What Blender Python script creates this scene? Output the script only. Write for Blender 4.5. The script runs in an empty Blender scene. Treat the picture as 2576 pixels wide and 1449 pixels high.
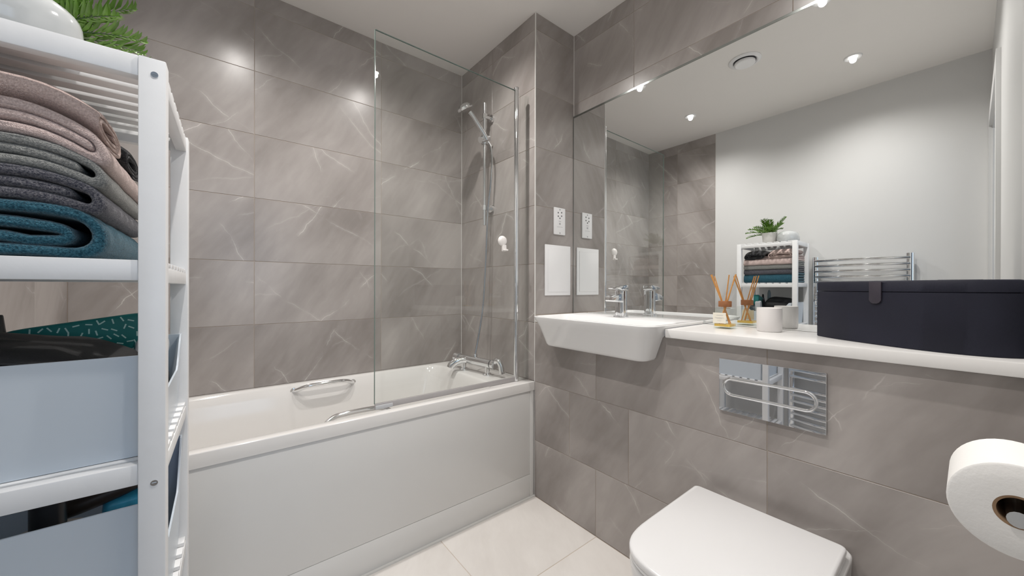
import bpy, bmesh, math, random
from mathutils import Vector, Matrix, noise
random.seed(7)
PI = math.pi
S = bpy.context.scene
C = S.collection

# ------------------------------------------------------------------ camera
F_PX, YAW, PITCH, ROLL, CAM_Z = 920.15, 0.8967, -0.0014, 0.0022, 1.0709
cam = bpy.data.objects.new('camera', bpy.data.cameras.new('camera'))
C.objects.link(cam)
cam.data.sensor_width = 36.0
cam.data.lens = F_PX * 36.0 / 2576.0
cam.data.clip_start = 0.01
fw = Vector((math.cos(YAW), math.sin(YAW), 0)); rt = Vector((math.sin(YAW), -math.cos(YAW), 0)); up = Vector((0, 0, 1))
cp, sp = math.cos(PITCH), math.sin(PITCH); cr, sr = math.cos(ROLL), math.sin(ROLL)
F2 = fw * cp + up * sp; U2 = up * cp - fw * sp
R3 = rt * cr + U2 * sr; U3 = U2 * cr - rt * sr
M = Matrix((R3, U3, -F2)).transposed().to_4x4(); M.translation = (0, 0, CAM_Z)
cam.matrix_world = M
S.camera = cam

# ------------------------------------------------------------------ world, lights, exposure
w = bpy.data.worlds.new('daylight'); S.world = w; w.use_nodes = True
bg = w.node_tree.nodes['Background']
bg.inputs[0].default_value = (0.62, 0.78, 1.0, 1); bg.inputs[1].default_value = 1.1
S.view_settings.view_transform = 'Standard'; S.view_settings.look = 'None'
S.view_settings.gamma = 1.0; S.view_settings.use_curve_mapping = False
S.view_settings.exposure = 0.2
S.cycles.use_denoising = True
S.cycles.max_bounces = 12; S.cycles.diffuse_bounces = 6; S.cycles.glossy_bounces = 8
S.cycles.transparent_max_bounces = 16; S.cycles.caustics_reflective = True; S.cycles.blur_glossy = 1.0
S.cycles.sample_clamp_indirect = 6.0
HC = 2.4862
# daylight entering the hallway window behind the camera
al = bpy.data.lights.new('window_daylight', 'AREA'); al.shape = 'RECTANGLE'; al.size = 1.5; al.size_y = 1.3
al.energy = 5.5; al.color = (0.62, 0.79, 1.0)
alo = bpy.data.objects.new('window_daylight', al); C.objects.link(alo)
alo.location = (0.15, -2.12, 1.5); alo.rotation_euler = (PI / 2, 0, 0)
LIGHTS = [(0.077, 0.45), (0.077, 1.44), (0.80, 0.454), (0.80, 1.452)]
SPOT_W = 32.0
for lx, ly in LIGHTS:
    sl = bpy.data.lights.new('downlight_beam', 'SPOT'); sl.energy = SPOT_W; sl.color = (1.0, 0.962, 0.925)
    sl.spot_size = math.radians(148); sl.spot_blend = 1.0; sl.shadow_soft_size = 0.016
    so = bpy.data.objects.new('downlight_beam', sl); C.objects.link(so); so.location = (lx, ly, HC - 0.018)

# added fill spot near the doorway, no room lamp, aimed up to brighten the ceiling
fl = bpy.data.lights.new('ceiling_fill', 'SPOT'); fl.energy = 6; fl.color = (1.0, 0.97, 0.93)
fl.spot_size = math.radians(150); fl.spot_blend = 1.0; fl.shadow_soft_size = 0.08
flo = bpy.data.objects.new('ceiling_fill', fl); C.objects.link(flo); flo.location = (0.35, -0.02, 1.20)
flo.rotation_euler = Vector((0.30, 0.32, 1.0)).to_track_quat('-Z', 'Y').to_euler()

# ------------------------------------------------------------------ material helpers
def srgb(r, g, b):
    f = lambda c: (c / 12.92 if c <= 0.04045 else ((c + 0.055) / 1.055) ** 2.4)
    return (f(r / 255), f(g / 255), f(b / 255))
def base_mat(name):
    m = bpy.data.materials.new(name); m.use_nodes = True
    nt = m.node_tree; b = nt.nodes['Principled BSDF']
    return m, nt, b
def nd(nt, t, **kw):
    n = nt.nodes.new(t)
    for k, v in kw.items(): setattr(n, k, v)
    return n
def mat(name, col, rough=0.5, metal=0.0, var=0.04, scale=8.0, bump=0.0, bscale=200.0, spec=0.5, coat=0.0, emit=None):
    m, nt, b = base_mat(name)
    tc = nd(nt, 'ShaderNodeTexCoord'); nz = nd(nt, 'ShaderNodeTexNoise'); nz.inputs['Scale'].default_value = scale
    nt.links.new(tc.outputs['Object'], nz.inputs['Vector'])
    mx = nd(nt, 'ShaderNodeMix', data_type='RGBA')
    mx.inputs[6].default_value = (*[c * (1 - var) for c in col], 1); mx.inputs[7].default_value = (*[min(1, c * (1 + var)) for c in col], 1)
    nt.links.new(nz.outputs['Fac'], mx.inputs[0]); nt.links.new(mx.outputs[2], b.inputs['Base Color'])
    b.inputs['Roughness'].default_value = rough; b.inputs['Metallic'].default_value = metal
    b.inputs['Specular IOR Level'].default_value = spec; b.inputs['Coat Weight'].default_value = coat
    if bump:
        n2 = nd(nt, 'ShaderNodeTexNoise'); n2.inputs['Scale'].default_value = bscale
        nt.links.new(tc.outputs['Object'], n2.inputs['Vector'])
        bp = nd(nt, 'ShaderNodeBump'); bp.inputs['Strength'].default_value = bump; bp.inputs['Distance'].default_value = 0.002
        nt.links.new(n2.outputs['Fac'], bp.inputs['Height']); nt.links.new(bp.outputs[0], b.inputs['Normal'])
    if emit:
        b.inputs['Emission Color'].default_value = (*emit[0], 1); b.inputs['Emission Strength'].default_value = emit[1]
    return m

def marble(name, dark, light, vein, rough, vein_amt=0.6, scale=1.0):
    m, nt, b = base_mat(name); L = nt.links.new
    tc = nd(nt, 'ShaderNodeTexCoord'); oi = nd(nt, 'ShaderNodeObjectInfo')
    mul = nd(nt, 'ShaderNodeVectorMath', operation='MULTIPLY'); mul.inputs[1].default_value = (37.3, 19.7, 53.1)
    cmb = nd(nt, 'ShaderNodeCombineXYZ')
    for i in range(3): L(oi.outputs['Random'], cmb.inputs[i])
    L(cmb.outputs[0], mul.inputs[0])
    add = nd(nt, 'ShaderNodeVectorMath', operation='ADD'); L(tc.outputs['Object'], add.inputs[0]); L(mul.outputs[0], add.inputs[1])
    rot = nd(nt, 'ShaderNodeMapping'); rot.inputs['Rotation'].default_value = (0, 0, math.radians(-58))
    L(add.outputs[0], rot.inputs[0])
    # warp
    wn = nd(nt, 'ShaderNodeTexNoise'); wn.inputs['Scale'].default_value = 3.2 * scale; wn.inputs['Detail'].default_value = 4
    L(rot.outputs[0], wn.inputs['Vector'])
    ws = nd(nt, 'ShaderNodeVectorMath', operation='SCALE'); ws.inputs['Scale'].default_value = 0.09
    L(wn.outputs['Color'], ws.inputs[0])
    wa = nd(nt, 'ShaderNodeVectorMath', operation='ADD'); L(rot.outputs[0], wa.inputs[0]); L(ws.outputs[0], wa.inputs[1])
    def noise_tex(src, sc, detail, stretch):
        mp = nd(nt, 'ShaderNodeMapping'); mp.inputs['Scale'].default_value = stretch; L(src, mp.inputs[0])
        n = nd(nt, 'ShaderNodeTexNoise'); n.inputs['Scale'].default_value = sc; n.inputs['Detail'].default_value = detail
        L(mp.outputs[0], n.inputs['Vector']); return n.outputs['Fac']
    def ramp(src, stops):
        r = nd(nt, 'ShaderNodeValToRGB'); e = r.color_ramp.elements
        e[0].position, e[0].color = stops[0][0], (*[stops[0][1]] * 3, 1); e[1].position, e[1].color = stops[-1][0], (*[stops[-1][1]] * 3, 1)
        for p, v in stops[1:-1]:
            k = e.new(p); k.color = (v, v, v, 1)
        L(src, r.inputs[0]); return r.outputs[0]
    cloud = ramp(noise_tex(wa.outputs[0], 2.7 * scale, 7, (0.55, 1.2, 1)), [(0.33, 0), (0.52, 0.55), (0.68, 1)])
    fine = noise_tex(wa.outputs[0], 22 * scale, 6, (0.3, 1.5, 1))
    mx = nd(nt, 'ShaderNodeMix', data_type='RGBA'); mx.inputs[6].default_value = (*dark, 1); mx.inputs[7].default_value = (*light, 1)
    ad = nd(nt, 'ShaderNodeMath', operation='MULTIPLY_ADD'); L(fine, ad.inputs[0]); ad.inputs[1].default_value = 0.5; 
    sb = nd(nt, 'ShaderNodeMath', operation='SUBTRACT'); L(cloud, sb.inputs[0]); sb.inputs[1].default_value = 0.25
    L(sb.outputs[0], ad.inputs[2]); ad.use_clamp = True
    L(ad.outputs[0], mx.inputs[0])
    # thin straight veins: a few random lines per tile, wobbling and broken up
    def mth(op, a, b_=None, c=None, clamp=False):
        n = nd(nt, 'ShaderNodeMath', operation=op); n.use_clamp = clamp
        for k, v in enumerate((a, b_, c)):
            if v is None: continue
            if isinstance(v, (int, float)): n.inputs[k].default_value = v
            else: L(v, n.inputs[k])
        return n.outputs[0]
    sp_ = nd(nt, 'ShaderNodeSeparateXYZ'); L(tc.outputs['Object'], sp_.inputs[0])
    wob = nd(nt, 'ShaderNodeTexNoise'); wob.inputs['Scale'].default_value = 7.0; wob.inputs['Detail'].default_value = 5; L(add.outputs[0], wob.inputs['Vector'])
    brk = nd(nt, 'ShaderNodeTexNoise'); brk.inputs['Scale'].default_value = 5.0; brk.inputs['Detail'].default_value = 4; L(add.outputs[0], brk.inputs['Vector'])
    total = None
    for kk, (deg, spread, wdt, amt, thr, offr) in enumerate(((52, 26, 0.0020, 1.0, 0.47, 0.55), (-32, 24, 0.0016, 0.8, 0.49, 0.32), (-58, 18, 0.0018, 0.8, 0.50, 0.6), (20, 26, 0.0011, 0.45, 0.50, 0.3))):
        h1 = mth('FRACT', mth('MULTIPLY', oi.outputs['Random'], 91.7 + 37.1 * kk)); h2 = mth('FRACT', mth('MULTIPLY', oi.outputs['Random'], 53.3 + 71.9 * kk))
        th = mth('MULTIPLY_ADD', h1, math.radians(spread), math.radians(deg - spread / 2 + 90))
        d = mth('ADD', mth('MULTIPLY', sp_.outputs[0], mth('COSINE', th)), mth('MULTIPLY', sp_.outputs[1], mth('SINE', th)))
        d = mth('ADD', d, mth('MULTIPLY_ADD', h2, offr * scale ** -1, -offr / 2))
        d = mth('ABSOLUTE', mth('MULTIPLY_ADD', mth('SUBTRACT', wob.outputs['Fac'], 0.5), 0.075, d))
        wd_ = mth('MULTIPLY', brk.outputs['Fac'], 2 * wdt)
        ln = mth('SUBTRACT', 1.0, mth('DIVIDE', d, wd_), clamp=True)
        halo = mth('MULTIPLY', mth('SUBTRACT', 1.0, mth('DIVIDE', d, 9 * wdt), clamp=True), 0.22)
        ln = mth('MULTIPLY', mth('MAXIMUM', ln, halo), amt)
        ln = mth('MULTIPLY', ln, mth('MULTIPLY', mth('SUBTRACT', brk.outputs['Fac'], thr), 9.0, clamp=True))
        total = ln if total is None else mth('MAXIMUM', total, ln)
    class _M: outputs = [total]
    mM = _M
    mS = nd(nt, 'ShaderNodeMath', operation='MULTIPLY'); L(mM.outputs[0], mS.inputs[0]); mS.inputs[1].default_value = vein_amt
    mv = nd(nt, 'ShaderNodeMix', data_type='RGBA'); L(mx.outputs[2], mv.inputs[6]); mv.inputs[7].default_value = (*vein, 1); L(mS.outputs[0], mv.inputs[0])
    L(mv.outputs[2], b.inputs['Base Color'])
    b.inputs['Roughness'].default_value = rough
    bp = nd(nt, 'ShaderNodeBump'); bp.inputs['Strength'].default_value = 0.06; bp.inputs['Distance'].default_value = 0.002
    L(fine, bp.inputs['Height']); L(bp.outputs[0], b.inputs['Normal'])
    return m

def glass_mat(name, tint=(0.976, 0.985, 0.981), fres=1.5, rough=0.0):
    m = bpy.data.materials.new(name); m.use_nodes = True; nt = m.node_tree; nt.nodes.clear(); L = nt.links.new
    out = nd(nt, 'ShaderNodeOutputMaterial'); tr = nd(nt, 'ShaderNodeBsdfTransparent'); gl = nd(nt, 'ShaderNodeBsdfGlossy')
    nz = nd(nt, 'ShaderNodeTexNoise'); nz.inputs['Scale'].default_value = 1.5
    cm = nd(nt, 'ShaderNodeMix', data_type='RGBA'); cm.inputs[6].default_value = (*tint, 1); cm.inputs[7].default_value = (*[min(1, t * 1.01) for t in tint], 1)
    L(nz.outputs['Fac'], cm.inputs[0]); L(cm.outputs[2], tr.inputs['Color'])
    gl.inputs['Roughness'].default_value = rough; gl.inputs['Color'].default_value = (0.95, 1, 0.98, 1)
    fr = nd(nt, 'ShaderNodeFresnel'); fr.inputs['IOR'].default_value = fres
    ge = nd(nt, 'ShaderNodeNewGeometry'); inv = nd(nt, 'ShaderNodeMath', operation='SUBTRACT'); inv.inputs[0].default_value = 1.0; L(ge.outputs['Backfacing'], inv.inputs[1])
    ff = nd(nt, 'ShaderNodeMath', operation='MULTIPLY'); L(fr.outputs[0], ff.inputs[0]); L(inv.outputs[0], ff.inputs[1])
    mx = nd(nt, 'ShaderNodeMixShader'); L(ff.outputs[0], mx.inputs[0]); L(tr.outputs[0], mx.inputs[1]); L(gl.outputs[0], mx.inputs[2]); L(mx.outputs[0], out.inputs[0])
    return m

def towel_mat(name, dark, light, weave=900.0, bumpk=1.0):
    m, nt, b = base_mat(name); L = nt.links.new
    tc = nd(nt, 'ShaderNodeTexCoord')
    v = nd(nt, 'ShaderNodeTexVoronoi'); v.inputs['Scale'].default_value = weave * 0.55; L(tc.outputs['Object'], v.inputs['Vector'])
    n = nd(nt, 'ShaderNodeTexNoise'); n.inputs['Scale'].default_value = weave * 0.35; n.inputs['Detail'].default_value = 3; L(tc.outputs['Object'], n.inputs['Vector'])
    r = nd(nt, 'ShaderNodeValToRGB'); r.color_ramp.elements[0].position = 0.35; r.color_ramp.elements[1].position = 0.7
    r.color_ramp.elements[0].color = (*dark, 1); r.color_ramp.elements[1].color = (*light, 1)
    L(n.outputs['Fac'], r.inputs[0]); L(r.outputs[0], b.inputs['Base Color'])
    b.inputs['Roughness'].default_value = 0.95; b.inputs['Specular IOR Level'].default_value = 0.1
    b.inputs['Sheen Weight'].default_value = 0.25
    bp = nd(nt, 'ShaderNodeBump'); bp.inputs['Strength'].default_value = 0.7 * bumpk; bp.inputs['Distance'].default_value = 0.002
    L(v.outputs['Distance'], bp.inputs['Height']); L(bp.outputs[0], b.inputs['Normal'])
    return m

M_TILE = marble('marble_tile', (0.262, 0.236, 0.222), (0.445, 0.412, 0.394), (0.70, 0.67, 0.645), 0.27, 0.75)
M_FLOOR = marble('pale_floor_tile', (0.73, 0.695, 0.66), (0.82, 0.79, 0.755), (0.86, 0.84, 0.81), 0.30, 0.3, 2.0)
M_GROUT = mat('beige_grout', (0.42, 0.36, 0.31), 0.9)
M_GROUT_PALE = mat('pale_grout', (0.62, 0.54, 0.47), 0.9)
M_PAINT = mat('white_paint', (0.66, 0.66, 0.655), 0.55, var=0.01, bump=0.03, bscale=300)
M_CEIL = mat('ceiling_paint', (0.80, 0.775, 0.75), 0.6, var=0.01)
M_TRIM = mat('pale_trim', (0.70, 0.69, 0.67), 0.3)
M_ACRYL = mat('white_acrylic', (0.78, 0.765, 0.745), 0.10, var=0.01)
M_PANEL = mat('bath_panel_gloss', (0.72, 0.715, 0.70), 0.22, var=0.01)
M_CERAM = mat('white_ceramic', (0.83, 0.83, 0.83), 0.07, var=0.008)
M_LID = mat('toilet_lid_plastic', (0.84, 0.84, 0.845), 0.16, var=0.008)
M_STONE = mat('worktop_white', (0.84, 0.83, 0.815), 0.22, var=0.02)
M_CHROME = mat('chrome', (0.82, 0.83, 0.84), 0.05, 1.0, var=0.01)
M_CHROMEM = mat('mirror_chrome', (0.80, 0.81, 0.83), 0.015, 1.0, var=0.01)
M_CHROME2 = mat('satin_chrome', (0.70, 0.71, 0.72), 0.16, 1.0, var=0.02)
M_MIRROR = mat('mirror_silver', (0.895, 0.91, 0.905), 0.0, 1.0, var=0.002)
M_MEDGE = mat('mirror_edge', (0.22, 0.25, 0.24), 0.15)
M_GLASS = glass_mat('shower_glass')
M_GEDGE = mat('glass_edge_green', (0.20, 0.26, 0.235), 0.15)
M_WPLAST = mat('white_plastic', (0.82, 0.82, 0.83), 0.3, var=0.01)
M_WHOOK = mat('cream_white_plastic', (0.86, 0.83, 0.81), 0.25, var=0.01)
M_DARKHOLE = mat('socket_hole_grey', (0.10, 0.10, 0.11), 0.6)
M_PRINT = mat('grey_print', (0.42, 0.42, 0.44), 0.6)
M_WOODW = mat('white_lacquered_wood', (0.80, 0.805, 0.81), 0.35, var=0.03, scale=30, bump=0.06, bscale=120)
M_BIN = mat('white_bin_plastic', (0.62, 0.68, 0.74), 0.28, var=0.02)
M_NAVY = mat('navy_leatherette', (0.0145, 0.0155, 0.028), 0.6, var=0.2, bump=0.25, bscale=900, spec=0.28)
M_NAVY2 = mat('plum_leatherette', (0.036, 0.030, 0.044), 0.5, var=0.2, bump=0.25, bscale=900)
M_BLACK = mat('black_fabric', (0.010, 0.010, 0.011), 0.65, bump=0.3, bscale=500)
M_BLKPL = mat('black_plastic', (0.012, 0.012, 0.014), 0.3)
M_BROWN = mat('dark_brown_plastic', (0.022, 0.013, 0.009), 0.45)
M_TEAL = mat('teal_paper', (0.005, 0.16, 0.15), 0.45)
M_DASH = mat('mint_dash_print', (0.45, 0.66, 0.60), 0.5)
M_GREYPK = mat('pale_grey_plastic', (0.55, 0.56, 0.58), 0.25)
M_TUBE = mat('blue_grey_tube', (0.16, 0.21, 0.23), 0.3)
M_PURPLE = mat('dull_purple_plastic', (0.09, 0.07, 0.10), 0.4)
M_CYAN = mat('cyan_wrapper', (0.05, 0.36, 0.58), 0.25, var=0.5, scale=60)
M_BLUEPK = mat('royal_blue_wrapper', (0.012, 0.012, 0.22), 0.25, var=0.3, scale=30)
M_PINKPR = mat('pink_print', (0.30, 0.05, 0.25), 0.3)
M_OFFW = mat('off_white_plastic', (0.55, 0.52, 0.48), 0.35)
M_PAPER = mat('tissue_paper', (0.86, 0.85, 0.83), 0.9, var=0.01, bump=0.15, bscale=250)
M_CARD = mat('brown_cardboard', (0.30, 0.19, 0.11), 0.85)
M_CORK = mat('cork_wood', (0.30, 0.12, 0.045), 0.7, var=0.3, scale=60)
M_REED = mat('orange_reed', (0.60, 0.29, 0.085), 0.7, var=0.15, scale=80)
M_LABEL = mat('cream_label', (0.80, 0.76, 0.66), 0.7)
M_OIL = mat('amber_oil', (0.78, 0.50, 0.10), 0.1, var=0.1)
M_BOTTLE = glass_mat('clear_bottle_glass', (0.955, 0.97, 0.955), 1.5)
M_CANDLE = mat('frosted_white_jar', (0.80, 0.775, 0.765), 0.4, var=0.01)
M_WAX = mat('candle_wax', (0.82, 0.80, 0.74), 0.6)
M_POT = mat('white_pot_ceramic', (0.80, 0.785, 0.76), 0.25)
M_SOIL = mat('dark_soil', (0.03, 0.022, 0.015), 0.95, var=0.5, scale=120)
M_LEAF = mat('fern_green', (0.105, 0.22, 0.022), 0.40, var=0.75, scale=35)
M_STEM = mat('fern_stem_green', (0.03, 0.075, 0.012), 0.5)
M_CELLO = mat('glossy_white_film', (0.50, 0.515, 0.515), 0.10, var=0.12, scale=25, bump=0.5, bscale=22)
M_EMIT = mat('led_face', (1, 1, 1), 0.5, emit=((1.0, 0.95, 0.88), 40.0))
M_HALLFLOOR = mat('hall_floor', (0.35, 0.28, 0.22), 0.5)
T_TEAL = towel_mat('teal_terry', (0.006, 0.05, 0.08), (0.05, 0.165, 0.225), 1200)
T_CHAR = towel_mat('charcoal_terry', (0.035, 0.037, 0.055), (0.19, 0.185, 0.20), 1300)
T_GREY = towel_mat('grey_terry', (0.17, 0.175, 0.17), (0.36, 0.36, 0.34), 1300)
T_PINK = towel_mat('pink_terry', (0.50, 0.385, 0.36), (0.74, 0.60, 0.56), 1300)
T_ROSE = towel_mat('rose_brown_terry', (0.54, 0.405, 0.365), (0.78, 0.62, 0.565), 1300)
T_BLACK = towel_mat('black_terry', (0.012, 0.012, 0.014), (0.07, 0.07, 0.075), 900)

# ------------------------------------------------------------------ mesh helpers
class MB:
    def __init__(s): s.v = []; s.f = []
    def add(s, vs, fs):
        o = len(s.v); s.v += [tuple(v) for v in vs]; s.f += [tuple(i + o for i in f) for f in fs]; return s
    def box(s, x0, x1, y0, y1, z0, z1):
        x0, x1 = sorted((x0, x1)); y0, y1 = sorted((y0, y1)); z0, z1 = sorted((z0, z1))
        return s.add([(x0, y0, z0), (x1, y0, z0), (x1, y1, z0), (x0, y1, z0), (x0, y0, z1), (x1, y0, z1), (x1, y1, z1), (x0, y1, z1)],
                     [(0, 3, 2, 1), (4, 5, 6, 7), (0, 1, 5, 4), (1, 2, 6, 5), (2, 3, 7, 6), (3, 0, 4, 7)])
    def prism(s, poly, h, axis='z', base=0.0):
        # poly: ccw 2-D outline; extruded from base to base+h along axis (x: (y,z) outline, y: (x,z), z: (x,y))
        def P(a, b, c): return {'z': (a, b, c), 'x': (c, a, b), 'y': (a, c, b)}[axis]
        n = len(poly)
        vs = [P(a, b, base) for a, b in poly] + [P(a, b, base + h) for a, b in poly]
        fs = [tuple(range(n - 1, -1, -1)), tuple(range(n, 2 * n))] + [(i, (i + 1) % n, n + (i + 1) % n, n + i) for i in range(n)]
        return s.add(vs, fs)
    def rings(s, rings, cap0=True, cap1=True, closed=True):
        n = len(rings[0]); vs = [p for r in rings for p in r]; fs = []
        for k in range(len(rings) - 1):
            for i in range(n if closed else n - 1):
                j = (i + 1) % n; fs.append((k * n + i, k * n + j, (k + 1) * n + j, (k + 1) * n + i))
        if cap0: fs.append(tuple(range(n - 1, -1, -1)))
        if cap1: fs.append(tuple(range((len(rings) - 1) * n, len(rings) * n)))
        return s.add(vs, fs)
    def lathe(s, prof, c=(0, 0, 0), n=24, axis='z', cap0=True, cap1=True):
        rs = []
        for r, h in prof:
            ring = []
            for i in range(n):
                t = 2 * PI * i / n; a, b = r * math.cos(t), r * math.sin(t)
                ring.append({'z': (c[0] + a, c[1] + b, c[2] + h), 'x': (c[0] + h, c[1] + a, c[2] + b), 'y': (c[0] + b, c[1] + h, c[2] + a)}[axis])
            rs.append(ring)
        return s.rings(rs, cap0, cap1)
    def tube(s, pts, r, n=12, caps=True):
        pts = [Vector(p) for p in pts]; rad = r if isinstance(r, (list, tuple)) else [r] * len(pts); rs = []
        ref = None
        for i, p in enumerate(pts):
            d = (pts[min(i + 1, len(pts) - 1)] - pts[max(i - 1, 0)]).normalized()
            if ref is None: ref = Vector((0, 0, 1)) if abs(d.z) < 0.9 else Vector((1, 0, 0))
            a = (ref - d * ref.dot(d)).normalized(); bb = d.cross(a); ref = a
            rs.append([p + a * (rad[i] * math.cos(2 * PI * k / n)) + bb * (rad[i] * math.sin(2 * PI * k / n)) for k in range(n)])
        return s.rings(rs, caps, caps)
    def build(s, name, m, parent=None, smooth=35, bevel=0.0, segs=2, recalc=True, subsurf=0):
        me = bpy.data.meshes.new(name); me.from_pydata(s.v, [], s.f)
        bm = bmesh.new(); bm.from_mesh(me)
        if recalc: bmesh.ops.recalc_face_normals(bm, faces=bm.faces)
        if bevel:
            es = [e for e in bm.edges if len(e.link_faces) == 2 and e.calc_face_angle(0) > math.radians(30)]
            bmesh.ops.bevel(bm, geom=es, offset=bevel, segments=segs, profile=0.5, affect='EDGES', clamp_overlap=True)
        bm.to_mesh(me); bm.free()
        me.materials.append(m)
        if smooth:
            me.shade_smooth(); me.set_sharp_from_angle(angle=math.radians(smooth))
        o = bpy.data.objects.new(name, me); C.objects.link(o)
        if parent: o.parent = parent
        if subsurf:
            md = o.modifiers.new('subd', 'SUBSURF'); md.levels = subsurf; md.render_levels = subsurf
        return o
def rrect(x0, x1, y0, y1, r, z, n=6):
    pts = []
    for cx, cy, a0 in ((x1 - r, y1 - r, 0), (x0 + r, y1 - r, PI / 2), (x0 + r, y0 + r, PI), (x1 - r, y0 + r, 3 * PI / 2)):
        for k in range(n + 1):
            t = a0 + PI / 2 * k / n; pts.append((cx + r * math.cos(t), cy + r * math.sin(t), z))
    return pts
def smooth_path(pts, n=8):
    pts = [Vector(p) for p in pts]; out = []
    for i in range(len(pts) - 1):
        p0, p1, p2, p3 = pts[max(i - 1, 0)], pts[i], pts[i + 1], pts[min(i + 2, len(pts) - 1)]
        for k in range(n):
            t = k / n
            out.append(0.5 * ((2 * p1) + (p2 - p0) * t + (2 * p0 - 5 * p1 + 4 * p2 - p3) * t * t + (3 * p1 - p0 - 3 * p2 + p3) * t ** 3))
    return out + [pts[-1]]
def empty(name, loc, label=None, cat=None, group=None, rz=0.0):
    o = bpy.data.objects.new(name, None); C.objects.link(o); o.location = loc; o.rotation_euler = (0, 0, rz); o.empty_display_size = 0.05
    return tag(o, label, cat, group)
def tag(o, label=None, cat=None, group=None):
    if label: o['label'] = label
    if cat: o['category'] = cat
    if group: o['group'] = group
    return o
def struct(o): o['kind'] = 'structure'; return o
def pl(o, label): o['label'] = label; return o
def shift(mb, dx, dy, dz):
    mb.v = [(a + dx, b + dy, c + dz) for a, b, c in mb.v]; return mb
def local(mb, root):
    bpy.context.view_layer.update()
    inv = root.matrix_world.inverted(); mb.v = [tuple(inv @ Vector(v)) for v in mb.v]; return mb
def part(name, mb, m, root, **kw):      # geometry given in world coordinates
    return local(mb, root).build(name, m, root, **kw)
def dup(root, loc, label=None, cat=None):
    r = root.copy(); C.objects.link(r); r.location = loc
    if label: r['label'] = label
    for ch in list(root.children):
        c = ch.copy(); C.objects.link(c); c.parent = r
        for g in ch.children:
            d = g.copy(); C.objects.link(d); d.parent = c
    return r

# ------------------------------------------------------------------ setting
XW, XN, XM, YF, YB, YD = -0.45, 1.2664, 1.5588, 1.3957, 2.1276, -0.08   # opposite wall, nib face, mirror wall, nib front, back wall, door wall
Z_TILE = [0.0, 0.287, 0.589, 0.891, 1.193, 1.495, 1.797, 2.099, 2.401, HC]
GAP, RECESS = 0.0011, 0.0014
tile_cache = {}
def tile(parent, center, ux, uy, uz, wd, ht, m=None, name='tile'):
    key = (round(wd, 4), round(ht, 4), (m or M_TILE).name); me = tile_cache.get(key)
    if me is None:
        mb = MB(); a, b, c = wd / 2, ht / 2, 0.0007
        q = lambda i, z: [(-a + i, -b + i, z), (a - i, -b + i, z), (a - i, b - i, z), (-a + i, b - i, z)]
        mb.rings([q(0, -0.003), q(0, -c), q(c, 0)])
        o = mb.build(name, m or M_TILE, None, smooth=0); me = o.data; tile_cache[key] = me
    else:
        o = bpy.data.objects.new(name, me); C.objects.link(o)
    mt = Matrix((ux, uy, uz)).transposed().to_4x4(); mt.translation = center
    o.parent = parent; o.matrix_local = parent.matrix_world.inverted() @ mt
    return o
Xv, Yv, Zv = Vector((1, 0, 0)), Vector((0, 1, 0)), Vector((0, 0, 1))
def tiles_on(parent, frame, cs, zs, plane, clip0=0.0, clip1=HC):
    # frame: 'x-' face at x=plane looking -X, 'x+' looking +X, 'y-' looking -Y
    for i in range(len(cs) - 1):
        for k in range(len(zs) - 1):
            z0, z1 = max(zs[k], clip0), min(zs[k + 1], clip1)
            if z1 - z0 < 0.012: continue
            wd, ht = cs[i + 1] - cs[i] - 2 * GAP, z1 - z0 - 2 * GAP; cm, zm = (cs[i] + cs[i + 1]) / 2, (z0 + z1) / 2
            if frame == 'y-': tile(parent, Vector((cm, plane, zm)), Xv, Zv, -Yv, wd, ht)
            elif frame == 'x-': tile(parent, Vector((plane, cm, zm)), -Yv, Zv, -Xv, wd, ht)
            else: tile(parent, Vector((plane, cm, zm)), Yv, Zv, Xv, wd, ht)

floor = struct(MB().box(XW - 0.1, XM + 0.1, YD - 0.12, YB + 0.1, -0.08, -RECESS).build('floor', M_GROUT_PALE, smooth=0))
for x0, x1 in ((XW, 0.128), (0.128, 0.730), (0.730, XN - 0.001)):
    for y0, y1 in ((YD, 0.40), (0.40, 1.000), (1.000, 1.46)):
        tile(floor, Vector(((x0 + x1) / 2, (y0 + y1) / 2, 0)), Xv, Yv, Zv, x1 - x0 - 0.003, y1 - y0 - 0.003, M_FLOOR)
ceiling = struct(MB().box(XW - 0.1, XM + 0.1, YD - 0.12, YB + 0.1, HC, HC + 0.08).build('ceiling', M_CEIL, smooth=0))
wb = struct(MB().box(XW - 0.1, XM + 0.1, YB + RECESS, YB + 0.1, 0, HC).build('wall_back', M_GROUT, smooth=0))
tiles_on(wb, 'y-', [XW, 0.128, 0.730, XN], Z_TILE, YB, 0.56)
wl = struct(MB().box(XW - 0.1, XW - RECESS, 1.458, YB + 0.02, 0, HC).build('wall_left', M_GROUT, smooth=0))
tiles_on(wl, 'x+', [1.46, 1.819, YB], Z_TILE, XW, 0.56)
wlp = struct(MB().box(XW - 0.1, XW, YD - 0.1, 1.455, 0, HC).build('wall_left_plaster', M_PAINT, smooth=0))
struct(MB().box(XW - 0.002, XW + 0.002, 1.455, 1.460, 0.0, HC).build('trim_1', M_TRIM, smooth=0))
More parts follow.
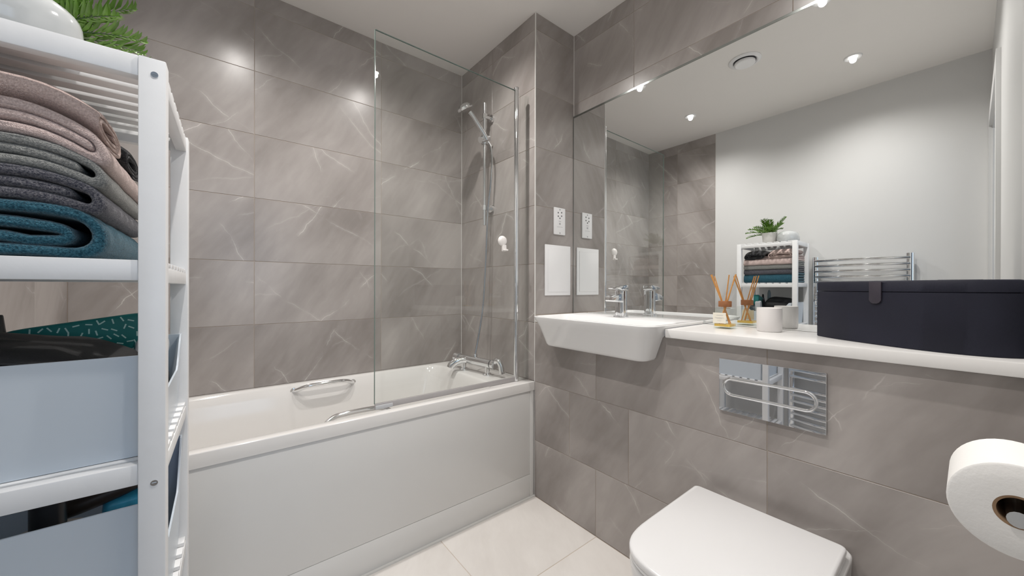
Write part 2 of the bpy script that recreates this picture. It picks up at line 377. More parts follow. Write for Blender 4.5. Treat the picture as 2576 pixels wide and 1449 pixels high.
# shower end wall (nib): tiled left face and tiled front face
wn = struct(MB().box(XN + RECESS, XM + 0.1, YF + RECESS, YB + 0.02, 0, HC).build('wall_end', M_GROUT, smooth=0))
tiles_on(wn, 'x-', [YF + 0.004, 1.777, YB], Z_TILE, XN, 0.56)
tiles_on(wn, 'y-', [XN + 0.004, XM], Z_TILE, YF, 0.93)
struct(MB().box(XN - 0.001, XN + 0.0035, YF - 0.001, YF + 0.0035, 0.0, HC).build('trim_2', M_TRIM, smooth=0))
struct(MB().box(XN - 0.0025, XN, YB - 0.0025, YB, 0.59, HC).build('trim_4', M_TRIM, smooth=0))
struct(MB().box(XM - 0.0025, XM, YF - 0.0025, YF, 2.034, HC).build('trim_5', M_TRIM, smooth=0))
# mirror wall
wr = struct(MB().box(XM + RECESS, XM + 0.1, YD - 0.1, YF + 0.02, 0.88, HC).build('wall_right', M_GROUT, smooth=0))
tiles_on(wr, 'x-', [YD, 0.387, 1.013, YF], Z_TILE, XM, 0.93)
# boxed-in cistern wall below the worktop, notched for the basin
NOTCH = [(0.705, 0.892), (0.745, 0.806), (1.232, 0.806), (1.272, 0.892)]
mb = MB()
mb.prism([(YD - 0.1, 0), (YF + 0.02, 0), (YF + 0.02, 0.892), NOTCH[3], NOTCH[2], NOTCH[1], NOTCH[0], (YD - 0.1, 0.892)], 0.02, 'x', XN + RECESS)
wx = struct(mb.build('wall_boxing', M_GROUT, smooth=0))
tiles_on(wx, 'x-', [YD, 0.374, 1.005, YF], [0, 0.287], XN)
tiles_on(wx, 'x-', [YD, 0.373, 0.843, 1.157, YF], [0.287, 0.589], XN)
tiles_on(wx, 'x-', [YD, 0.374], [0.589, 0.891], XN)
def notched_tile(y0, y1, pts):
    yc, zc = (y0 + y1) / 2, 0.74
    mb = MB().prism([(-(y - yc), z - zc) for y, z in pts], 0.003, 'z', -0.003)
    o = mb.build('tile', M_TILE, wx, smooth=0)
    mt = Matrix((-Yv, Zv, -Xv)).transposed().to_4x4(); mt.translation = Vector((XN, yc, zc)); o.matrix_local = mt
a, b = 0.374 + GAP, 1.003 - GAP
notched_tile(a, b, [(a, 0.590), (b, 0.590), (b, NOTCH[1][1]), NOTCH[1], NOTCH[0], (a, 0.890)])
a, b = 1.003 + GAP, YF
notched_tile(a, b, [(a, 0.590), (b, 0.590), (b, 0.890), NOTCH[3], NOTCH[2], (a, NOTCH[2][1])])
# door wall with a doorway (camera stands in front of it)
DX0, DX1, DZ = -0.39, 0.50, 2.02
for nm, x0, x1, z0, z1 in (('wall_front', DX1, XM + 0.1, 0, HC), ('wall_front_side', XW - 0.1, DX0, 0, HC), ('wall_front_head', DX0, DX1, DZ, HC)):
    struct(MB().box(x0, x1, YD - 0.1, YD, z0, z1).build(nm, M_PAINT, smooth=0))
d1 = struct(empty('door_1', (0, YD, 0)))
for nm, bxs in (('architrave', (DX1 - 0.008, DX1 + 0.058, YD, YD + 0.014, 0, DZ + 0.06)), ('architrave', (DX0 - 0.058, DX0 + 0.008, YD, YD + 0.014, 0, DZ + 0.06)),
                ('architrave', (DX0 + 0.008, DX1 - 0.008, YD, YD + 0.014, DZ - 0.008, DZ + 0.06)),
                ('door_lining', (DX1 - 0.02, DX1, YD - 0.1, YD, 0, DZ)), ('door_lining', (DX0, DX0 + 0.02, YD - 0.1, YD, 0, DZ)), ('door_lining', (DX0 + 0.02, DX1 - 0.02, YD - 0.1, YD, DZ - 0.02, DZ))):
    part(nm, MB().box(*bxs), M_PAINT, d1, smooth=0)
# hallway behind the doorway, with its window
HY = -2.0
struct(MB().box(-1.3, 1.7, HY - 0.1, YD - 0.12, -0.08, 0).build('floor_hallway', M_HALLFLOOR, smooth=0))
struct(MB().box(-1.3, 1.7, HY - 0.1, YD - 0.1, HC, HC + 0.08).build('ceiling_hallway', M_PAINT, smooth=0))
struct(MB().box(-1.4, -1.3, HY - 0.1, YD, 0, HC).build('wall_hallway_left', M_PAINT, smooth=0))
struct(MB().box(1.7, 1.8, HY - 0.1, YD, 0, HC).build('wall_hallway_right', M_PAINT, smooth=0))
for x0, x1, z0, z1 in ((-1.3, -0.65, 0, HC), (0.95, 1.7, 0, HC), (-0.65, 0.95, 0, 0.8), (-0.65, 0.95, 2.2, HC)):
    struct(MB().box(x0, x1, HY - 0.1, HY, z0, z1).build('wall_hallway_back', M_PAINT, smooth=0))
w1 = struct(empty('window_1', (0.15, HY - 0.05, 0.8)))
for bxs in ((-0.65, -0.59, HY - 0.08, HY - 0.02, 0.8, 2.2), (0.89, 0.95, HY - 0.08, HY - 0.02, 0.8, 2.2), (0.12, 0.18, HY - 0.08, HY - 0.02, 0.86, 2.14), (-0.59, 0.89, HY - 0.08, HY - 0.02, 0.8, 0.86), (-0.59, 0.89, HY - 0.08, HY - 0.02, 2.14, 2.2)):
    part('window_frame', MB().box(*bxs), M_PAINT, w1, smooth=0)

# ------------------------------------------------------------------ bath
bath = empty('bathtub', (0.4, 1.76, 0), 'white built-in bathtub with glossy front panel along the tiled wall', 'bathtub')
BX0, BX1, BY0, BY1, BZ = XW + 0.002, XN - 0.001, 1.3936, YB - 0.001, 0.590
rs = [rrect(BX0, BX1, BY0 , BY1, 0.006, 0.545), rrect(BX0, BX1, BY0, BY1, 0.006, BZ - 0.004), rrect(BX0 + 0.001, BX1 - 0.001, BY0 + 0.0012, BY1 - 0.001, 0.006, BZ - 0.001), rrect(BX0 + 0.003, BX1 - 0.003, BY0 + 0.004, BY1 - 0.003, 0.006, BZ)]
ix0, ix1, iy0, iy1 = XW + 0.06, 1.075, 1.432, 2.093
for ins, z, r in ((0, BZ, 0.09), (0.004, BZ - 0.002, 0.09), (0.010, BZ - 0.010, 0.09), (0.022, BZ - 0.06, 0.095), (0.05, 0.36, 0.11), (0.075, 0.22, 0.12), (0.10, 0.185, 0.12), (0.14, 0.172, 0.12)):
    k = 1.4
    rs.append(rrect(ix0 + ins * 1.8, ix1 - ins * k, iy0 + ins, iy1 - ins, r, z))
part('tub', MB().rings(rs, cap0=False), M_ACRYL, bath, smooth=50)
part('front_panel', MB().box(BX0, 1.238, BY0 + 0.006, BY0 + 0.018, 0.1196, 0.548), M_PANEL, bath, bevel=0.0012)
part('plinth_panel', MB().box(BX0, 1.238, BY0 + 0.006, BY0 + 0.018, 0.004, 0.1182), M_PANEL, bath, bevel=0.0015)
part('end_trim', MB().box(1.2385, BX1 - 0.004, BY0 + 0.003, BY0 + 0.016, 0.004, 0.5445), M_PANEL, bath, bevel=0.001)
struct(MB().box(BX0, XN, BY0 - 0.004, BY0 + 0.006, 0, 0.006).build('trim_3', M_TRIM, smooth=0))
for nm, yw, sgn, xa, xb in (('back', iy1 - 0.012, -1, 0.285, 0.562), ('front', iy0 + 0.012, 1, 0.285, 0.562)):
    yo = yw + sgn * 0.045; zc = 0.565
    pts = smooth_path([(xa, yw, zc - 0.006), (xa + 0.012, yw + sgn * 0.02, zc), (xa + 0.05, yo, zc + 0.016), (xa + 0.10, yo + sgn * 0.004, zc + 0.020), (xb - 0.10, yo + sgn * 0.004, zc + 0.020), (xb - 0.05, yo, zc + 0.016), (xb - 0.012, yw + sgn * 0.02, zc), (xb, yw, zc - 0.006)])
    pl(part('grab_handle', MB().tube(pts, 0.0098, 12), M_CHROME, bath), 'chrome grab handle on the bath side')
    for xx in (xa, xb):
        part('handle_rosette', MB().lathe([(0.015, -0.004), (0.015, 0.003), (0.011, 0.006)], (xx, yw, zc - 0.006), 16, 'y'), M_CHROME, bath)

# bath shower mixer
mx = empty('bath_mixer_tap', (1.14, 1.75, BZ), 'chrome two-handled bath shower mixer tap on the bath rim', 'tap')
part('body', MB().tube([(1.115, 1.875, 0.655), (1.15, 1.62, 0.655)], 0.023, 16).tube([(1.118, 1.85, 0.655), (1.118, 1.85, 0.60)], 0.014, 14).tube([(1.146, 1.65, 0.655), (1.146, 1.65, 0.60)], 0.014, 14), M_CHROME, mx)
for x, y in ((1.118, 1.85), (1.146, 1.65)):
    part('base_flange', MB().lathe([(0.026, 0), (0.026, 0.006), (0.018, 0.012)], (x, y, BZ), 18), M_CHROME, mx)
part('spout', MB().tube(smooth_path([(1.122, 1.815, 0.652), (1.095, 1.825, 0.654), (1.062, 1.838, 0.647), (1.036, 1.848, 0.628), (1.030, 1.850, 0.614)]), [0.020] * 12 + [0.021] * 21, 16), M_CHROME, mx)
part('handle', MB().tube([(1.113, 1.885, 0.655), (1.108, 1.925, 0.657)], 0.025, 18), M_CHROME, mx)
part('handle', MB().tube([(1.152, 1.61, 0.655), (1.155, 1.590, 0.655)], 0.026, 16).tube(smooth_path([(1.155, 1.592, 0.672), (1.16, 1.572, 0.678), (1.168, 1.556, 0.655), (1.172, 1.55, 0.612)]), 0.015, 12), M_CHROME, mx)
part('hose_outlet', MB().lathe([(0.013, 0), (0.013, 0.02), (0.010, 0.026)], (1.135, 1.755, 0.668), 14), M_CHROME, mx)

# shower riser rail, handset and hose
sh = empty('shower_riser_rail', (1.255, 1.775, 1.45), 'chrome shower riser rail with handset and hose on the end wall', 'shower')
RX, RY = 1.212, 1.777
part('rail', MB().tube([(RX, RY, 1.435), (RX, RY, 2.15)], 0.0095, 14), M_CHROME2, sh)
for z in (2.072, 1.537):
    part('wall_bracket', MB().tube([(RX, RY, z), (XN, RY, z)], 0.010, 12).lathe([(0.022, 0), (0.022, 0.012)], (XN - 0.0125, RY, z), 18, 'x').lathe([(0.015, -0.014), (0.015, 0.014)], (RX, RY, z), 14), M_CHROME, sh)
part('slider', MB().lathe([(0.018, -0.026), (0.020, -0.02), (0.020, 0.02), (0.018, 0.026)], (RX, RY, 1.935), 18).tube([(RX + 0.02, RY - 0.012, 1.947), (RX - 0.045, RY - 0.02, 1.918)], 0.018, 14), M_CHROME2, sh)
hs = part('handset', MB().tube([(1.205, RY - 0.035, 1.922), (1.19, RY - 0.033, 1.945), (1.125, RY - 0.02, 2.035), (1.105, RY - 0.012, 2.062)], [0.012, 0.0135, 0.0115, 0.014], 14), M_CHROME2, sh)
hd = MB().lathe([(0.012, 0.028), (0.030, 0.022), (0.046, 0.008), (0.047, 0.0), (0.043, -0.006)], (0, 0, 0), 24)
rot = Matrix.Rotation(math.radians(-32), 4, 'Y')
hd.v = [tuple(Vector((1.075, RY - 0.008, 2.073)) + rot @ Vector(v)) for v in hd.v]
part('shower_head', hd, M_CHROME2, sh)
hose = smooth_path([(1.212, RY - 0.036, 1.915), (1.222, RY - 0.052, 1.87), (1.226, RY - 0.055, 1.78), (1.224, RY - 0.042, 1.65), (1.222, RY - 0.022, 1.537), (1.216, RY - 0.02, 1.40), (1.205, RY - 0.018, 1.15), (1.19, RY - 0.016, 0.95), (1.16, RY - 0.015, 0.78), (1.135, 1.755, 0.69)], 10)
part('hose', MB().tube(hose, 0.0062, 10), M_CHROME2, sh)

# glass screen
sc = empty('bath_screen', (1.19, 1.455, BZ), 'clear glass bath screen hinged on a chrome pole', 'shower screen')
SY = 1.455
gp = part('glass_pane', MB().box(0.475, 1.178, SY - 0.003, SY + 0.003, 0.612, 2.078), M_GLASS, sc, smooth=0)
for bxs in ((0.4725, 0.475, SY - 0.003, SY + 0.003, 0.612, 2.0785), (0.475, 1.178, SY - 0.003, SY + 0.003, 2.078, 2.080)):
    part('glass_edge', MB().box(*bxs), M_GEDGE, sc, smooth=0)
part('hinge_pole', MB().tube([(1.19, SY, BZ + 0.002), (1.19, SY, 2.088)], 0.0125, 18), M_CHROME, sc)
part('pole_cap', MB().lathe([(0.0135, 0), (0.0135, 0.01), (0.011, 0.013)], (1.19, SY, 2.084), 16), M_CHROME2, sc)
part('wall_channel', MB().box(1.252, XN, SY - 0.009, SY + 0.009, BZ + 0.002, 2.075), M_GLASS, sc, bevel=0.002)
part('fixed_glass_strip', MB().box(1.203, 1.252, SY - 0.003, SY + 0.003, BZ + 0.004, 2.07), M_GLASS, sc, smooth=0)
part('bottom_seal', MB().box(0.475, 1.178, SY - 0.005, SY + 0.005, BZ + 0.001, 0.613), mat('clear_grey_seal', (0.44, 0.42, 0.42), 0.2), sc, bevel=0.001)
part('seal_clip', MB().box(0.476, 0.545, SY - 0.008, SY + 0.008, BZ + 0.0006, 0.606), M_GREYPK, sc, bevel=0.002)

# suction hook stuck on the glass
hk = empty('suction_hook', (1.098, SY - 0.004, 1.295), 'small white round suction hook stuck on the glass screen', 'hook')
part('suction_cup', MB().lathe([(0.0, -0.016), (0.014, -0.0155), (0.022, -0.011), (0.0255, -0.004), (0.0255, 0.0)], (1.096, SY - 0.0032, 1.302), 24, 'y'), M_WHOOK, hk, smooth=50)
part('hook_arm', MB().prism([(1.090, 1.283), (1.114, 1.283), (1.117, 1.252), (1.090, 1.250)], 0.010, 'y', SY - 0.016).box(1.091, 1.116, SY - 0.030, SY - 0.016, 1.252, 1.260), M_WHOOK, hk, bevel=0.0025)

# ------------------------------------------------------------------ nib front: shaver socket and access panel
sk = empty('shaver_socket', (1.438, YF - 0.005, 1.43), 'white shaver socket plate on the tiles above the access panel', 'socket')
part('plate', MB().box(1.396, 1.482, YF - 0.009, YF - 0.0002, 1.357, 1.503), M_WPLAST, sk, bevel=0.003)
for dx, z in ((-0.013, 1.475), (0.013, 1.478), (-0.013, 1.456), (0.013, 1.459), (0.0, 1.446)):
    part('pin_hole', MB().lathe([(0.0042, -0.0006), (0.0042, 0.001)], (1.439 + dx, YF - 0.009, z), 12, 'y'), M_DARKHOLE, sk)
for z in (1.492, 1.366):
    part('screw', MB().lathe([(0.0040, -0.0012), (0.0040, 0.001)], (1.439, YF - 0.009, z), 12, 'y'), M_PRINT, sk)
part('symbol_print', MB().box(1.430, 1.448, YF - 0.0094, YF - 0.0088, 1.428, 1.431).box(1.4335, 1.4445, YF - 0.0094, YF - 0.0088, 1.411, 1.421).box(1.418, 1.460, YF - 0.0094, YF - 0.0088, 1.398, 1.3995), M_PRINT, sk, smooth=0)
ap = empty('access_panel', (1.43, YF - 0.005, 1.16), 'plain white rectangular access panel on the tiles below the socket', 'access panel')
part('frame', MB().box(1.332, 1.526, YF - 0.007, YF - 0.0002, 1.029, 1.299), M_WPLAST, ap, bevel=0.002)
part('hatch', MB().box(1.352, 1.506, YF - 0.0095, YF - 0.007, 1.048, 1.279), M_WPLAST, ap, bevel=0.0015)

# ------------------------------------------------------------------ mirror
mr = empty('wall_mirror', (XM, 0.65, 0.93), 'large frameless mirror covering the wall above the worktop', 'mirror')
part('edge', MB().box(XM - 0.0052, XM - 0.0004, YD, YF - 0.003, 0.9245, 2.032), M_MEDGE, mr, smooth=0)
part('silvered_face', MB().add([(XM - 0.0056, YD, 0.9245), (XM - 0.0056, YF - 0.006, 0.9245), (XM - 0.0056, YF - 0.006, 2.028), (XM - 0.0056, YD, 2.028)], [(0, 3, 2, 1)]), M_MIRROR, mr, smooth=0, recalc=False)

M_BEVEL = mat('mirror_bevel_grey', (0.36, 0.385, 0.37), 0.12, 1.0, var=0.02)
part('bevelled_top', MB().box(XM - 0.0064, XM - 0.0057, YD, YF - 0.004, 2.0215, 2.0305), M_BEVEL, mr, smooth=0)
# ------------------------------------------------------------------ worktop and basin
wt = tag(MB().prism([(1.243, YD), (XM - 0.0005, YD), (XM - 0.0005, YF - 0.001), (1.2685, YF - 0.001), (1.2685, 1.296), (1.545, 1.296), (1.545, 0.680), (1.243, 0.680)], 0.0305, 'z', 0.893).build('worktop', M_STONE, bevel=0.003), 'white worktop ledge running under the mirror', 'worktop')
bs = empty('washbasin', (1.35, 0.966, 0.80), 'white rectangular semi-recessed washbasin in the corner by the bath', 'basin')
y0, y1 = 0.676, 1.300
def br(x0, x1, ins, r, z, rb=0.004):      # front corners rounded by r, wall-side corners nearly square
    a_, b_ = y0 + ins, y1 - ins; pts = []
    for cx, cy, t0, q in ((x1 - rb, b_ - rb, 0, rb), (x0 + r, b_ - r, PI / 2, r), (x0 + r, a_ + r, PI, r), (x1 - rb, a_ + rb, 3 * PI / 2, rb)):
        for k in range(9):
            t = t0 + PI / 2 * k / 8; pts.append((cx + q * math.cos(t), cy + q * math.sin(t), z))
    return pts
ro = [br(1.200, 1.2655, 0.066, 0.030, 0.800), br(1.191, 1.2655, 0.056, 0.034, 0.8035), br(1.186, 1.2655, 0.050, 0.037, 0.812), br(1.162, 1.2655, 0.022, 0.048, 0.8905),
      br(1.161, 1.543, 0.021, 0.048, 0.892), br(1.150, 1.543, 0.008, 0.048, 0.920), br(1.1455, 1.543, 0.002, 0.048, 0.931), br(1.1455, 1.543, 0.001, 0.048, 0.935), br(1.148, 1.543, 0.004, 0.048, 0.937),
      br(1.157, 1.37, 0.014, 0.04, 0.937, 0.03), br(1.160, 1.367, 0.017, 0.04, 0.9345, 0.03), br(1.166, 1.362, 0.024, 0.04, 0.922, 0.03), br(1.18, 1.35, 0.04, 0.045, 0.900, 0.03), br(1.20, 1.33, 0.065, 0.045, 0.893, 0.03)]
part('bowl', MB().rings(ro), M_CERAM, bs, smooth=40)
part('waste', MB().lathe([(0.02, 0), (0.02, 0.003), (0.014, 0.004)], (1.27, 0.966, 0.8925), 18), M_CHROME, bs)
tp = empty('basin_mixer_tap', (1.43, 0.995, 0.937), 'chrome single-lever mixer tap on the washbasin', 'tap')
TY = 0.995
part('body', MB().rings([rrect(1.408, 1.458, TY - 0.030, TY + 0.030, 0.012, 0.937), rrect(1.408, 1.458, TY - 0.030, TY + 0.030, 0.012, 0.942), rrect(1.411, 1.455, TY - 0.027, TY + 0.027, 0.020, 0.944), rrect(1.411, 1.455, TY - 0.027, TY + 0.027, 0.020, 1.056), rrect(1.413, 1.453, TY - 0.025, TY + 0.025, 0.019, 1.058)]), M_CHROME, tp)
part('spout', MB().prism([(1.43, 1.003), (1.350, 1.010), (1.345, 1.014), (1.346, 1.030), (1.43, 1.050)], 0.046, 'y', TY - 0.023), M_CHROME, tp, bevel=0.004)
part('lever', MB().prism([(1.456, 1.060), (1.409, 1.060), (1.368, 1.066), (1.366, 1.072), (1.44, 1.084), (1.456, 1.082)], 0.048, 'y', TY - 0.024), M_CHROME, tp, bevel=0.004)

# ------------------------------------------------------------------ things on the worktop
WZ = 0.9237
df = empty('reed_diffuser', (1.447, 0.560, WZ), 'square clear glass reed diffuser with cork collar and orange reeds', 'diffuser', )
part('bottle', MB().rings([rrect(1.417, 1.477, 0.530, 0.590, 0.006, WZ), rrect(1.417, 1.477, 0.530, 0.590, 0.006, 0.992), rrect(1.420, 1.474, 0.533, 0.587, 0.006, 0.997), rrect(1.435, 1.459, 0.548, 0.572, 0.010, 0.999), rrect(1.435, 1.459, 0.548, 0.572, 0.010, 1.004)], cap1=False), M_BOTTLE, df, smooth=40)
part('glass_base', MB().rings([rrect(1.419, 1.475, 0.532, 0.588, 0.005, WZ + 0.001), rrect(1.419, 1.475, 0.532, 0.588, 0.005, WZ + 0.008)]), M_BOTTLE, df, smooth=40)
part('oil', MB().rings([rrect(1.420, 1.474, 0.533, 0.587, 0.004, WZ + 0.008), rrect(1.420, 1.474, 0.533, 0.587, 0.004, WZ + 0.017)]), M_OIL, df, smooth=40)
part('cork_collar', MB().lathe([(0.0205, 0), (0.0215, 0.002), (0.0215, 0.019), (0.0205, 0.021)], (1.447, 0.560, 1.002), 24), M_CORK, df)
lb = part('label', MB().box(1.4162, 1.4168, 0.545, 0.589, 0.943, 0.981), M_LABEL, df, smooth=0)
part('label_print', MB().box(1.4158, 1.4163, 0.555, 0.577, 0.9715, 0.9725).box(1.4158, 1.4163, 0.552, 0.582, 0.9625, 0.9632).box(1.4158, 1.4163, 0.558, 0.577, 0.9595, 0.9602).box(1.4158, 1.4163, 0.560, 0.574, 0.952, 0.9526), M_PRINT, df, smooth=0)
for bx, by, tx, ty, tz in ((1.455, 0.541, 1.445, 0.609, 1.120), (1.46, 0.543, 1.438, 0.603, 1.121), (1.44, 0.572, 1.45, 0.527, 1.119), (1.43, 0.575, 1.44, 0.521, 1.120), (1.465, 0.575, 1.43, 0.540, 1.118), (1.450, 0.545, 1.462, 0.603, 1.115)):
    part('reed', MB().tube([(bx, by, WZ + 0.010), (tx, ty, tz)], 0.0021, 8), M_REED, df)
cd = empty('candle', (1.462, 0.426, WZ), 'white frosted jar candle beside the reed diffuser', 'candle')
part('jar', MB().lathe([(0.033, 0), (0.036, 0.003), (0.0365, 0.06), (0.0362, 0.080), (0.0350, 0.0805), (0.0340, 0.079), (0.0335, 0.055)], (1.462, 0.426, WZ), 32, cap1=False), M_CANDLE, cd, smooth=50)
part('wax', MB().lathe([(0.0336, 0), (0.0336, 0.062)], (1.462, 0.426, WZ + 0.006), 32), M_WAX, cd)
part('wick', MB().tube([(1.462, 0.426, WZ + 0.066), (1.463, 0.426, WZ + 0.074)], 0.001, 6), M_DARKHOLE, cd)
# navy storage box with bowed front
bxo = empty('storage_box', (1.44, 0.11, WZ), 'dark navy leatherette storage box with bowed front and closing tab', 'storage box')
def bow(z, ins=0.0):
    fr = smooth_path([(1.446, 0.295, 0), (1.397, 0.245, 0), (1.346, 0.168, 0), (1.305, 0.090, 0), (1.286, 0.022, 0), (1.292, -0.035, 0), (1.318, -0.073, 0)], 6)
    pts = [(1.540, -0.074), (1.540, 0.282), (1.528, 0.2945)] + [(p.x, p.y) for p in fr]
    c = Vector((1.43, 0.1)); out = []
    for x, y in pts:
        d = Vector((x, y)) - c; d = d * (1 - ins / d.length) if d.length > 0 else d
        out.append((c.x + d.x, c.y + d.y, z))
    return out
part('case', MB().rings([bow(WZ, 0.002), bow(WZ + 0.002), bow(1.0605), bow(1.0615, 0.003)]), M_NAVY, bxo, smooth=40)
part('lid', MB().rings([bow(1.0622, 0.001), bow(1.0632), bow(1.086), bow(1.0895, 0.003), bow(1.0905, 0.008)]), M_NAVY, bxo, smooth=40)
tb = MB(); c0 = Vector((1.338, 0.152)); tdir = Vector((0.46, 0.888)); nrm = Vector((-0.888, 0.46))
def tpnt(s, z, o): q = c0 + tdir * s + nrm * o; return (q.x, q.y, z)
outl = [(-0.0135, 1.088), (0.0135, 1.088), (0.0135, 1.040), (0.010, 1.034), (0.004, 1.031), (-0.004, 1.031), (-0.010, 1.034), (-0.0135, 1.040)]
tb.rings([[tpnt(s_, z_, 0.0015) for s_, z_ in outl], [tpnt(s_, z_, 0.006) for s_, z_ in outl]])
pl(part('closing_tab', tb, M_NAVY2, bxo, bevel=0.001), 'plum coloured leatherette tab')
part('handle_pad', MB().box(1.40, 1.44, -0.02, 0.05, 1.0905, 1.0925), M_NAVY, bxo, bevel=0.0008)

# ------------------------------------------------------------------ toilet, flush plate, roll
wc = empty('toilet', (1.05, 0.372, 0), 'white toilet with closed lid against the tiled wall', 'toilet')
def dshape(x0, x1, yc, hw, z, rb=0.02, pw=3.4, n=30, fr=0.18):
    pts = [(x1, yc - hw + rb * 0.0, z)]
    pts = []
    xs = x0 + fr
    for k in range(n + 1):
        t = PI / 2 + PI * k / n
        c_, s_ = math.cos(t), math.sin(t)
        pts.append((xs + fr * math.copysign(abs(c_) ** (2 / pw), c_), yc + hw * math.copysign(abs(s_) ** (2 / pw), s_), z))
    for k in range(5):
        t = -PI / 2 + PI / 2 * k / 4; pts.append((x1 - rb + rb * math.cos(t), yc - hw + rb + rb * math.sin(t), z))
    for k in range(5):
        t = PI / 2 * k / 4; pts.append((x1 - rb + rb * math.cos(t), yc + hw - rb + rb * math.sin(t), z))
    return pts
YC = 0.372
part('pan', MB().rings([dshape(0.86, XN - 0.001, YC, 0.165, 0.0, 0.03), dshape(0.85, XN - 0.001, YC, 0.168, 0.05, 0.03), dshape(0.815, XN - 0.001, YC, 0.178, 0.20, 0.03), dshape(0.778, XN - 0.001, YC, 0.187, 0.33, 0.03), dshape(0.768, XN - 0.001, YC, 0.190, 0.385, 0.03), dshape(0.770, XN - 0.001, YC, 0.190, 0.396, 0.03), dshape(0.776, XN - 0.003, YC, 0.186, 0.400, 0.03)]), M_CERAM, wc, smooth=50)
part('seat', MB().rings([dshape(0.764, 1.214, YC, 0.1835, 0.402, 0.02), dshape(0.762, 1.215, YC, 0.1845, 0.406, 0.02), dshape(0.764, 1.214, YC, 0.1835, 0.411, 0.02)]), M_LID, wc, smooth=50)
part('lid', MB().rings([dshape(0.762, 1.213, YC, 0.184, 0.4125, 0.012), dshape(0.7605, 1.2135, YC, 0.185, 0.417, 0.012), dshape(0.7605, 1.2135, YC, 0.185, 0.426, 0.012), dshape(0.763, 1.2125, YC, 0.183, 0.4295, 0.012), dshape(0.770, 1.211, YC, 0.178, 0.4305, 0.012)]), M_LID, wc, smooth=50)
for y in (YC - 0.075, YC + 0.075):
    part('hinge', MB().tube([(1.222, y - 0.02, 0.409), (1.222, y + 0.02, 0.409)], 0.008, 12), M_CHROME, wc)
fp = empty('flush_plate', (XN, 0.371, 0.762), 'chrome flush plate with an oval ring above the toilet', 'flush plate')
part('plate', MB().box(XN - 0.009, XN - 0.0003, 0.237, 0.504, 0.679, 0.845), M_CHROMEM, fp, bevel=0.0008, segs=1)
ring = []
yc_, zc_, hl, rr_ = 0.3735, 0.7605, 0.0905, 0.0255
for k in range(25): t = -PI / 2 + PI * k / 24; ring.append((XN - 0.0095, yc_ + hl + rr_ * math.cos(t), zc_ + rr_ * math.sin(t)))
for k in range(25): t = PI / 2 + PI * k / 24; ring.append((XN - 0.0095, yc_ - hl + rr_ * math.cos(t), zc_ + rr_ * math.sin(t)))
rg = MB(); nrg = 10; rgs = []
for i, p in enumerate(ring):
    pr, nx = Vector(ring[i - 1]), Vector(ring[(i + 1) % len(ring)]); d = (nx - pr).normalized(); a_ = Vector((1, 0, 0)); b_ = d.cross(a_)
    rgs.append([Vector(p) + a_ * 0.0045 * math.cos(2 * PI * k / nrg) + b_ * 0.0045 * math.sin(2 * PI * k / nrg) for k in range(nrg)])
rg.rings(rgs + [rgs[0]], False, False)
part('button_ring', rg, M_CHROME, fp, smooth=80)
tr = empty('toilet_roll', (0.68, -0.0315, 0.837), 'white toilet roll hanging on the wall beside the toilet', 'toilet roll')
RC = (0.63, -0.0315, 0.8445)
part('paper', MB().lathe([(0.0165, 0.0), (0.0455, 0.0), (0.0475, 0.0015), (0.0475, 0.0985), (0.0455, 0.1), (0.0165, 0.1), (0.0165, 0.0)], RC, 48, 'x', False, False), M_PAPER, tr, smooth=50)
part('core', MB().lathe([(0.0140, 0.0008), (0.0165, 0.0), (0.0165, 0.1), (0.0140, 0.1), (0.0140, 0.0008)], RC, 32, 'x', False, False), M_CARD, tr, smooth=50)
th = empty('toilet_roll_holder', (0.74, YD, 0.83), 'chrome toilet roll holder arm on the wall beside the toilet', 'toilet roll holder')
part('arm', MB().tube(smooth_path([(0.626, RC[1], RC[2] - 0.0060), (0.70, RC[1], RC[2] - 0.0060), (0.742, RC[1], RC[2] - 0.0060), (0.752, RC[1] - 0.012, RC[2] - 0.0060), (0.753, YD + 0.001, RC[2] - 0.0060)], 6), 0.0080, 16), M_CHROME2, th)
part('rosette', MB().lathe([(0.022, 0.0), (0.022, 0.008), (0.018, 0.010)], (0.753, YD + 0.0004, RC[2] - 0.006), 20, 'y'), M_CHROME2, th)

# ------------------------------------------------------------------ shelving unit
A0 = (-0.0635, 0.757, 0.0)
un = empty('shelving_unit', A0, 'white slatted open shelving unit with towels and storage boxes', 'shelving unit', rz=math.radians(-1.12))
SW, SD, PT, SH = 0.335, 0.383, 0.030, 1.410
LV = [1.410, 1.110, 0.810, 0.505, 0.200]
def upart(name, mb, m, **kw): return mb.build(name, m, un, **kw)
for x0 in (-PT, -SW):
    for yy in (0.0, SD - PT):
        upart('post', MB().box(x0, x0 + PT, yy, yy + PT, 0, SH), M_WOODW, bevel=0.0018)
slat_me = {}
for i, z in enumerate(LV):
    upart('front_rail', MB().box(-SW + PT, -PT, 0.003, 0.021, z - 0.030, z), M_WOODW, bevel=0.0012)
    upart('back_rail', MB().box(-SW + PT, -PT, SD - 0.021, SD - 0.003, z - 0.030, z), M_WOODW, bevel=0.0012)
    for x0 in (-0.021, -SW + 0.003):
        upart('side_rail', MB().box(x0, x0 + 0.018, PT, SD - PT, z - 0.033, z - 0.0085), M_WOODW, bevel=0.0012)
    ns = 8; y_a, y_b = 0.042, SD - 0.042
    for k in range(ns):
        y = y_a + (y_b - y_a) * k / (ns - 1)
        if (0 not in slat_me):
            so_ = MB().box(-SW + 0.004, -0.004, -0.0135, 0.0135, -0.008, 0).build('slat', M_WOODW, un, bevel=0.0010); slat_me[0] = so_.data
        else:
            so_ = bpy.data.objects.new('slat', slat_me[0]); C.objects.link(so_); so_.parent = un
        so_.location = (0, y, z)
